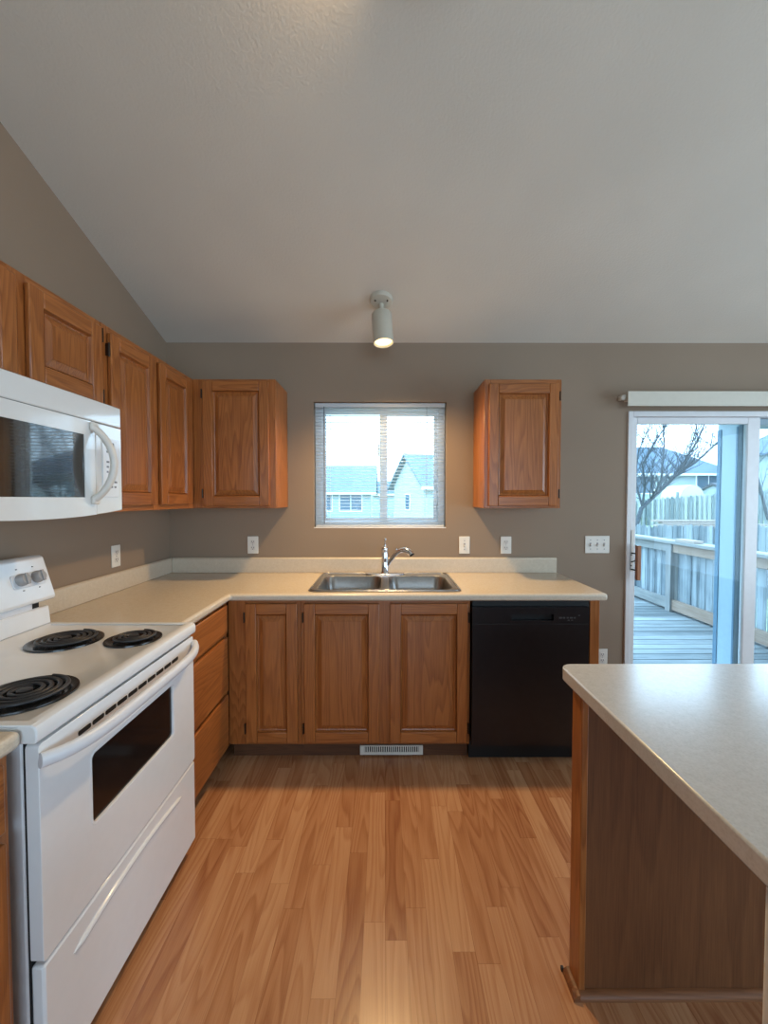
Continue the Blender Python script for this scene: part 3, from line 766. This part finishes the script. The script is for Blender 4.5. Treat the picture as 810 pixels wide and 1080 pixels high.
# ------------------------------------------------------------------ outlets and switches
def plate_thing(name, label, loc, rz, kind, n=1, cat='outlet', group=None):
    t = thing(name, label, cat, loc, rz, group); w = .072+.046*(n-1); h = .116
    b = MB(); b.box(-w/2, w/2, -.006, -.0005, -h/2, h/2); b.build('cover_plate', M['plate'], t, bevel=.003)
    for i in range(n):
        x = (i-(n-1)/2)*.046
        if kind == 'outlet':
            for z in (-.020, .020):
                b = MB(); b.prism(rrect(x-.016, x+.016, z-.014, z+.014, .008, 4), 'y', -.0082, -.0055); rc = b.build('receptacle', M['bisque_dull'], t, bevel=.001)
                b = MB(); b.box(x-.008, x-.0055, -.0090, -.0080, z-.002, z+.008); b.box(x+.0055, x+.008, -.0090, -.0080, z-.002, z+.008); b.box(x-.002, x+.002, -.0090, -.0080, z-.010, z-.005)
                b.build('slots', M['plate_dark'], rc)
            b = MB(); b.lathe([(.003, 0), (.003, .002)], Matrix.Translation((x, -.006, 0)) @ Matrix.Rotation(R(90), 4, 'X'), 10); b.build('screw', M['knob'], t)
        else:
            b = MB(); b.box(x-.006, x+.006, -.0075, -.0055, -.013, .013); b.build('toggle_slot', M['knob'], t)
            b = MB(); b.box(x-.0045, x+.0045, -.018, -.0070, -.010, .002); b.build('toggle', M['bisque_dull'], t, bevel=.0015)
            for z in (-.030, .030):
                b = MB(); b.lathe([(.003, 0), (.003, .002)], Matrix.Translation((x, -.006, z)) @ Matrix.Rotation(R(90), 4, 'X'), 10); b.build('screw', M['mark'], t)
plate_thing('wall_outlet', 'white outlet on the wall over the drawer stack, nearest the range', (XL, 2.243, 1.101), R(90), 'outlet')
plate_thing('wall_outlet', 'white outlet below the corner wall cabinet, left of the window', (-.885, D, 1.099), 0, 'outlet')
plate_thing('light_switch', 'single white toggle switch between the faucet and the hanging cabinet', (.533, D, 1.098), 0, 'switch', cat='switch')
plate_thing('wall_outlet', 'white outlet directly below the cabinet that hangs beside the window', (.812, D, 1.098), 0, 'outlet')
plate_thing('triple_switch', 'wide white plate of three toggle switches beside the patio door', (1.425, D, 1.101), 0, 'switch', 3, 'switch')
plate_thing('wall_outlet', 'low white outlet on the bare wall between dishwasher and patio door', (1.470, D, .335), 0, 'outlet')

# ------------------------------------------------------------------ window blind, door valance
def blind():
    t = thing('window_blind', 'white horizontal mini blind, open, in the window above the sink', 'blind', (0, 0, 0))
    x0, x1 = WX0+.008, WX1-.008; yc = D+.034
    b = MB(); b.box(x0, x1, yc-.014, yc+.014, WZ1-.030, WZ1-.003); b.build('headrail', M['blind'], t, bevel=.003)
    b = MB(); n = 36; z0, z1 = WZ0+.034, WZ1-.042; tilt = R(-6)
    for k in range(n):
        z = z0+(z1-z0)*k/(n-1); c, s = math.cos(tilt)*.012, math.sin(tilt)*.012
        cr = .0018
        pr = [(yc-c, z-s), (yc, z+cr), (yc+c, z+s), (yc+c, z+s-.0007), (yc, z+cr-.0007), (yc-c, z-s-.0007)]
        b.prism(pr, 'x', x0+.004, x1-.004)
    b.build('slats', M['blind'], t)
    b = MB(); b.box(x0+.002, x1-.002, yc-.012, yc+.012, WZ0+.008, WZ0+.020); b.build('bottom_rail', M['blind'], t, bevel=.003)
    for x in (x0+.10, 0-.02, x1-.12):
        b = MB()
        for y in (yc-.0145, yc+.0145): b.tube([(x, y, WZ0+.02), (x, y, WZ1-.03)], .0007, 5)
        b.build('ladder_cord', M['blind'], t)
    b = MB(); b.tube([(x0+.062, yc-.024, WZ1-.03), (x0+.062, yc-.026, WZ0+.03)], .0035, 8); b.build('tilt_wand', M['mark'], t, smooth=40)
    b = MB(); b.tube([(x1-.123, yc-.022, WZ1-.03), (x1-.122, yc-.022, WZ0+.20)], .0014, 6); b.build('lift_cord', M['mark'], t)
blind()
t = thing('door_valance', 'ivory blind valance mounted above the patio door', 'valance')
b = MB(); b.box(1.557, 3.52, D-.106, D-.098, 2.003, 2.097); b.build('valance_board', M['valance'], t, bevel=.002)
b = MB(); b.box(3.512, 3.52, D-.097, D-.004, 2.003, 2.097); b.build('valance_return', M['valance'], t)
b = MB(); b.box(1.575, 3.50, D-.075, D-.030, 2.045, 2.085); b.build('headrail', M['bisque_dull'], t, bevel=.003)
b = MB(); b.box(1.548, 1.575, D-.060, D-.0005, 2.060, 2.085); b.box(1.535, 1.560, D-.070, D-.050, 2.050, 2.075); b.build('bracket', M['plate'], t, bevel=.002)
for x in (2.5, 3.4):
    b = MB(); b.box(x, x+.025, D-.050, D-.0005, 2.060, 2.088); b.build('bracket', M['plate'], t, bevel=.002)

# ------------------------------------------------------------------ ceiling spotlight
def spotlight(x, y, label, tilt_x, tilt_y, power, name='ceiling_spotlight', cone=150):
    z = ceil_z(y); t = thing(name, label, 'spotlight', (x, y, z))
    sl = math.atan(SL)
    Mb = Matrix.Rotation(-sl, 4, 'X')
    b = MB(); b.lathe([(.067, -.0005), (.067, -.010), (.060, -.022), (.030, -.028)], Mb, 32); can = b.build('canopy', M['lamp_white'], t, smooth=40)
    for a in (150, 30):
        b = MB(); Ms = Mb @ Matrix.Translation((.040*math.cos(R(a)), -.040*math.sin(R(a)), -.0255)); b.lathe([(.005, 0), (.005, -.004)], Ms, 10); b.build('screw', M['hinge'], can)
    piv = Vector((0, -.004, -.070))
    b = MB(); b.tube([(0, 0, -.024), piv], [.014, .011], 12); b.build('swivel_stem', M['lamp_white'], t, smooth=40)
    Mt = Matrix.Translation(piv) @ Matrix.Rotation(tilt_x, 4, 'X') @ Matrix.Rotation(tilt_y, 4, 'Y')
    b = MB(); b.lathe([(.012, .004), (.050, -.010), (.058, -.022), (.058, -.192), (.054, -.192), (.053, -.030), (.010, -.026)], Mt, 36); b.build('shade', M['lamp_white'], t, smooth=35)
    b = MB(); b.lathe([(.052, -.172), (.050, -.182), (.030, -.188), (.004, -.190)], Mt, 28); b.build('bulb', M['bulb'], t, smooth=60)
    ld = bpy.data.lights.new('lamp_beam', 'SPOT'); ld.energy = power; ld.color = (1.0, .66, .31); ld.spot_size = R(cone); ld.spot_blend = 1.0; ld.shadow_soft_size = .045
    lo = bpy.data.objects.new('lamp_beam', ld); C.objects.link(lo); lo.parent = t
    lo.matrix_local = Mt @ Matrix.Translation((0, 0, -.245))
    return t
spotlight(-.021, 2.452, 'ivory cylinder spotlight on the vaulted ceiling in front of the window', R(-8), R(-4), 84)

spotlight(.245, 1.07, 'ivory cylinder spotlight turned sideways, higher up the vaulted ceiling near the ridge', R(0), R(86), 7, cone=178)
# ------------------------------------------------------------------ outside
LZ = -.75
b = MB(); b.box(-30, 60, D+.5, 90, LZ-.3, LZ); struct(b.build('lawn', M['grass']), 'lawn of the back yards')
b = MB(); b.prism([(9.12, LZ-.05), (9.12, .30), (14, .20), (40, -.05), (40, LZ-.05)], 'x', 3.0, 45); struct(b.build('raised_lawn', M['grass']), 'raised grass yard behind the fence')
# deck
b = MB(); y = D+.25; DKZ = -.10
while y < 7.2:
    b.box(.6, 3.98, y, y+.127, DKZ-.035, DKZ); y += .14
b.box(.62, .70, D+.25, 7.15, DKZ-.18, DKZ-.036); b.box(2.2, 2.24, D+.25, 7.15, DKZ-.18, DKZ-.036); b.box(3.88, 3.96, D+.25, 7.15, DKZ-.18, DKZ-.036)
b.box(.62, .76, D+.3, 7.1, LZ, DKZ-.18); b.box(3.8, 3.94, D+.3, 7.1, LZ, DKZ-.18)
struct(b.build('deck', M['deck']), 'weathered grey deck outside the patio door')['category'] = 'deck'
def railing():
    t = thing('deck_railing', 'weathered wooden railing of upright boards along the deck edge', 'railing', (3.86, 0, DKZ))
    ys = [3.42, 5.60, 7.08]
    for y in ys:
        b = MB(); b.box(-.06, .04, y-.05, y+.05, .001, .915); b.build('post', M['post_wood'], t, bevel=.004)
    b = MB(); b.box(-.09, .10, 3.2, 7.18, .916, .955); b.build('cap_rail', M['rail_wood'], t, bevel=.004)
    for i in range(2):
        a, c = ys[i]+.051, ys[i+1]-.051
        b = MB(); b.box(-.035, .012, a, c, .800, .910); b.build('upper_rail', M['rail_tan'] if i == 0 else M['rail_wood'], t, bevel=.003)
        b = MB(); b.box(-.035, .012, a, c, .030, .165); b.build('lower_rail', M['rail_tan'] if i == 0 else M['rail_wood'], t, bevel=.003)
    rg = random.Random(5); y = 3.3
    while y < 7.1:
        wd = rg.uniform(.088, .105)
        b = MB(); b.box(.042, .062, y, y+wd, .005+rg.uniform(0, .01), .88+rg.uniform(0, .02)); b.build('board', M['picket_wood'], t)
        y += wd + rg.uniform(.010, .032)
railing()
b = MB(); b.box(-.06, .06, -.16, .16, 0, .035); tag(b.build('wood_block', M['lumber'], None, (3.84, 5.28, DKZ+.956), (0, 0, R(4)), bevel=.004), 'short pale board lying on the cap of the deck railing', 'board')
# solid fence just beyond the deck
t = thing('board_fence', 'blue-grey solid board fence just beyond the deck railing', 'fence', (0, 9.0, LZ))
b = MB(); x = 1.5; rg = random.Random(9)
while x < 12.5:
    h = 1.60+rg.uniform(-.03, .02); yy = rg.uniform(-.004, .004)
    b.prism([(x, 0), (x+.104, 0), (x+.104, h-.04), (x+.074, h), (x+.03, h), (x, h-.04)], 'y', yy, yy+.018); x += .112
b.build('board_panel', M['fence_near'], t)
for z in (.3, 1.25):
    b = MB(); b.box(1.5, 12.5, .024, .062, z, z+.085); b.build('rail', M['fence_near'], t)
for x in (1.6, 4.1, 6.6, 9.1, 11.6):
    b = MB(); b.box(x, x+.09, .064, .115, 0, 1.45); b.build('post', M['fence_near'], t)
# shadow-box fence further off
t = thing('picket_fence', 'pale shadowbox fence of upright boards at the far end of the yard', 'fence', (0, 20.0, .0))
b = MB(); x = 10.5; k = 0
while x < 24:
    h = 1.42+(x-12.3)*.075
    b.prism([(x, 0), (x+.135, 0), (x+.135, h-.05), (x+.10, h), (x+.035, h), (x, h-.05)], 'y', 0, .02)
    b.prism([(x+.1125, 0), (x+.2475, 0), (x+.2475, h-.06), (x+.1125, h-.06)], 'y', .08, .10); x += .225
b.build('board_panel', M['fence_far'], t)
for zf in (.45, 1.05):
    b = MB(); b.prism([(10.5, zf), (24, zf+.5), (24, zf+.59), (10.5, zf+.09)], 'y', .024, .078); b.build('rail', M['fence_far'], t)
b = MB(); b.box(13.9, 14.02, -.02, .0, 0, 1.75); b.build('post', M['fence_far'], t)
# stack of boards on the raised lawn
rg = random.Random(4)
for k in range(5):
    b = MB(); ln = rg.uniform(2.2, 3.1); b.box(-ln/2, ln/2, -.12, .12, 0, .045)
    tag(b.build('lumber_board', M['lumber'], None, (8.55+rg.uniform(-.2, .2), 11.0+.05*k, .58+.056*k), (0, 0, R(rg.uniform(-4, 4)))),
        'brown weathered board in the stack showing over the solid fence', 'board', 'boards stacked in the far yard')
b = MB(); b.box(7.6, 7.75, 10.8, 11.5, .245, .579); b.box(9.3, 9.45, 10.8, 11.5, .245, .579); tag(b.build('lumber_bearer', M['lumber']), 'pair of timber bearers under the brown board stack', 'timber')

# trees: branches as tapering tubes, grown from a few main limbs
def tree(name, label, limbs, seed, twigs=9, loc=(0, 0, 0)):
    rg = random.Random(seed); b = MB(); t = thing(name, label, 'tree', loc)
    def grow(p, d, ln, r, lvl):
        pts = [p]; rad = [r]; n = 4; q = p.copy(); dd = d.copy()
        for i in range(n):
            dd = (dd + Vector((rg.uniform(-.16, .16), rg.uniform(-.16, .16), rg.uniform(-.06, .14)))).normalized()
            q = q + dd*ln/n; pts.append(q.copy()); rad.append(r*(1-.8*(i+1)/n))
        b.tube(pts, rad, 5)
        if lvl > 0:
            for i in range(1, n+1):
                for s in range(2 if lvl > 1 else 1):
                    nd_ = (dd + Vector((rg.uniform(-.9, .9), rg.uniform(-.6, .6), rg.uniform(-.2, .7)))).normalized()
                    grow(pts[i], nd_, ln*rg.uniform(.45, .75), rad[i]*.7+.002, lvl-1)
    tb = MB()
    for pts, r0, r1 in limbs:
        P = [Vector(p) for p in pts]; n = len(P)
        tb.tube(P, [r0+(r1-r0)*i/(n-1) for i in range(n)], 8)
        for i in range(1, n):
            d = (P[i]-P[i-1]).normalized(); L = (P[i]-P[i-1]).length
            for k in range(twigs):
                f = rg.random(); p = P[i-1].lerp(P[i], f); rr = (r0+(r1-r0)*(i-1+f)/(n-1))
                if p.z < 1.3: continue
                nd_ = (d*.7 + Vector((rg.uniform(-1, 1), rg.uniform(-.7, .7), rg.uniform(-.1, .9)))).normalized()
                grow(p, nd_, rg.uniform(.5, 1.4), max(.010, rr*.36), 1)
    tb.build('trunk', M['bark'], t, smooth=60); b.build('twigs', M['bark'], t)
def at(u, v, y):      # a far point seen in that direction, y metres away
    dx = (u-407.1)/FPX; w = -(v-540)/FPX; c, s = math.cos(PITCH), math.sin(PITCH)
    k = y/(c+s*w); return Vector((dx*k, y, CAM_H+(c*w-s)*k))
def path(y, *uv): return [at(u, v, y+dy) for u, v, dy in uv]
Y = 14
base = at(678, 536, Y)
tree('bare_tree', 'leaning bare tree with many thin branches in front of the pale picket fence',
     [([(base.x-.25, Y, .16), tuple(base)] + [tuple(p) for p in path(Y, (690, 525, 0), (699, 517, .1), (709, 507, .2), (722, 490, .3), (737, 465, .4), (748, 440, .5), (757, 415, .5))], .075, .014),
      (path(Y, (698, 518, .1), (700, 495, .3), (702, 470, .4), (701, 445, .5), (703, 415, .6)), .035, .010),
      (path(Y, (709, 507, .2), (720, 497, 0), (735, 488, -.2), (750, 474, -.3), (770, 455, -.4), (790, 440, -.5)), .038, .014),
      (path(Y, (679, 535, 0), (682, 510, -.2), (679, 490, -.4), (690, 470, -.5), (705, 447, -.6), (715, 420, -.7)), .04, .010),
      (path(Y, (679, 535, 0), (671, 505, .3), (675, 475, .3), (684, 455, .4), (694, 430, .5)), .035, .010),
      (path(Y, (715, 500, .2), (728, 480, .6), (735, 455, .8), (741, 425, .9)), .026, .012)], 11, 9)
Y2 = 17.0
tree('bare_tree', 'slender bare tree at the side of the yard, beside the house with the hip roof',
     [([at(812, 548, Y2)*1.0] + path(Y2, (800, 500, 0), (780, 478, .2), (765, 468, .4), (748, 470, .6)), .06, .014),
      (path(Y2, (800, 500, 0), (796, 470, .1), (780, 452, .2), (770, 440, .3)), .035, .014)], 5, 10)

# houses
def house(name, label, cx, cy, w, d, z0, ze, zr, rz, hip=0, roof='roof', wall='siding', wins=(), gable_wins=(), over=.4):
    """w along local x (ridge direction), d along local y; front is local -y"""
    t = thing(name, label, 'house', (cx, cy, z0), rz); ze -= z0; zr -= z0
    b = MB(); b.box(-w/2, w/2, -d/2, d/2, 0, ze)
    if not hip: 
        for x in (-w/2, w/2-.1): b.prism([(-d/2, ze), (d/2, ze), (0, zr-.12)], 'x', x, x+.1)
    b.build('wall', M[wall], t)
    b = MB(); W, Dd = w/2+over, d/2+over; k = (zr-ze)/(d/2); zo = ze-over*k
    hx = max(0.01, W-hip) if hip else W
    v = [b._v(p) for p in ((-W, -Dd, zo), (W, -Dd, zo), (W, Dd, zo), (-W, Dd, zo), (-hx, 0, zr), (hx, 0, zr))]
    v2 = [b._v(p) for p in ((-W, -Dd, zo-.14), (W, -Dd, zo-.14), (W, Dd, zo-.14), (-W, Dd, zo-.14), (-hx, 0, zr-.14), (hx, 0, zr-.14))]
    for q in ((0,1,5,4), (2,3,4,5), (1,2,5), (3,0,4)):
        if len(q) == 3 and not hip: continue
        b.bm.faces.new([v[i] for i in q]); b.bm.faces.new([v2[i] for i in q][::-1])
    rim = [(0,1), (1,2), (2,3), (3,0)] if hip else [(0,1), (1,5), (5,2), (2,3), (3,4), (4,0)]
    for a, c in rim: b.bm.faces.new([v[a], v[c], v2[c], v2[a]])
    b.build('roof', M[roof], t)
    b = MB(); b.box(-W, W, -Dd-.03, -Dd+.02, zo-.18, zo-.02); b.build('gutter', M['vinyl'], t)
    for x, z, ww, hh in wins:
        b = MB(); b.box(x-ww/2-.08, x+ww/2+.08, -d/2-.04, -d/2-.005, z-hh/2-.08, z+hh/2+.08); f = b.build('window', M['vinyl'], t)
        b = MB(); b.box(x-ww/2, x-.03, -d/2-.05, -d/2-.041, z-hh/2, z+hh/2); b.box(x+.03, x+ww/2, -d/2-.05, -d/2-.041, z-hh/2, z+hh/2); b.build('window_glass', M['house_glass'], f)
    for y, z, ww, hh in gable_wins:
        b = MB(); b.box(-w/2-.04, -w/2-.005, y-ww/2-.08, y+ww/2+.08, z-hh/2-.08, z+hh/2+.08); f = b.build('window', M['vinyl'], t)
        b = MB(); b.box(-w/2-.05, -w/2-.041, y-ww/2, y+ww/2, z-hh/2, z+hh/2); b.build('window_glass', M['house_glass'], f)
    return t
G = LZ+.001
# seen through the kitchen window
house('long_house', 'pale long house with a grey roof seen through the near half of the kitchen window', -4.6, 32.5, 7.2, 6, G, 2.15, 4.0, 0, roof='roof_pale',
      wins=((-2.2, 1.9, 1.5, 1.1), (.1, 1.9, 1.5, 1.1), (2.2, 1.9, 1.5, 1.1), (-1.2, .3, 1.2, .7), (1.2, .3, 1.2, .7)))
house('gabled_house', 'white gabled house seen through the far half of the kitchen window', 3.75, 24.5, 5.4, 3.6, G, 2.35, 3.95, R(24), roof='roof_pale', wall='siding_tan', wins=((1.5, 1.8, .9, 1.1),), gable_wins=((0, 2.0, .5, .8),), over=.3)
house('distant_house', 'distant low house seen between the two houses in the kitchen window', .6, 52, 9, 6, G, 2.2, 3.6, 0, roof='roof')
# seen through the patio door
house('hip_roof_house', 'big house with a blue-grey hip roof behind the bare tree', 20.6, 34, 9.6, 6.5, G, 3.55, 5.6, 0, hip=3.4, wins=((3.1, 3.3, 1.7, 1.3), (-1.6, 3.2, 1.4, 1.2)))
house('tall_house', 'tall blue-grey roofed house whose eave shows at the middle post of the patio door', 29.0, 27.5, 8.6, 5, G, 4.7, 6.8, 0, hip=3.0, wins=((-2.4, 3.2, 1.2, 1.5),))
house('garden_shed', 'small peaked shed roof showing above the pale picket fence', 19.6, 24.2, 1.7, 1.6, G, 1.95, 2.35, R(15), roof='bark', over=.15)
b = MB(); n = 10; q = []
for k in range(n+1): a = PI*k/n; q.append((-1.05*math.cos(a)*.62, 1.0+1.05*math.sin(a)**.7))
q = [(-.66, 0)] + q + [(.66, 0)]
b.prism(q, 'y', -.8, .8); tag(b.build('garden_tent', M['tarp'], None, (16.0, 22.6, .1), smooth=40), 'white rounded tent top rising behind the pale picket fence', 'tent')
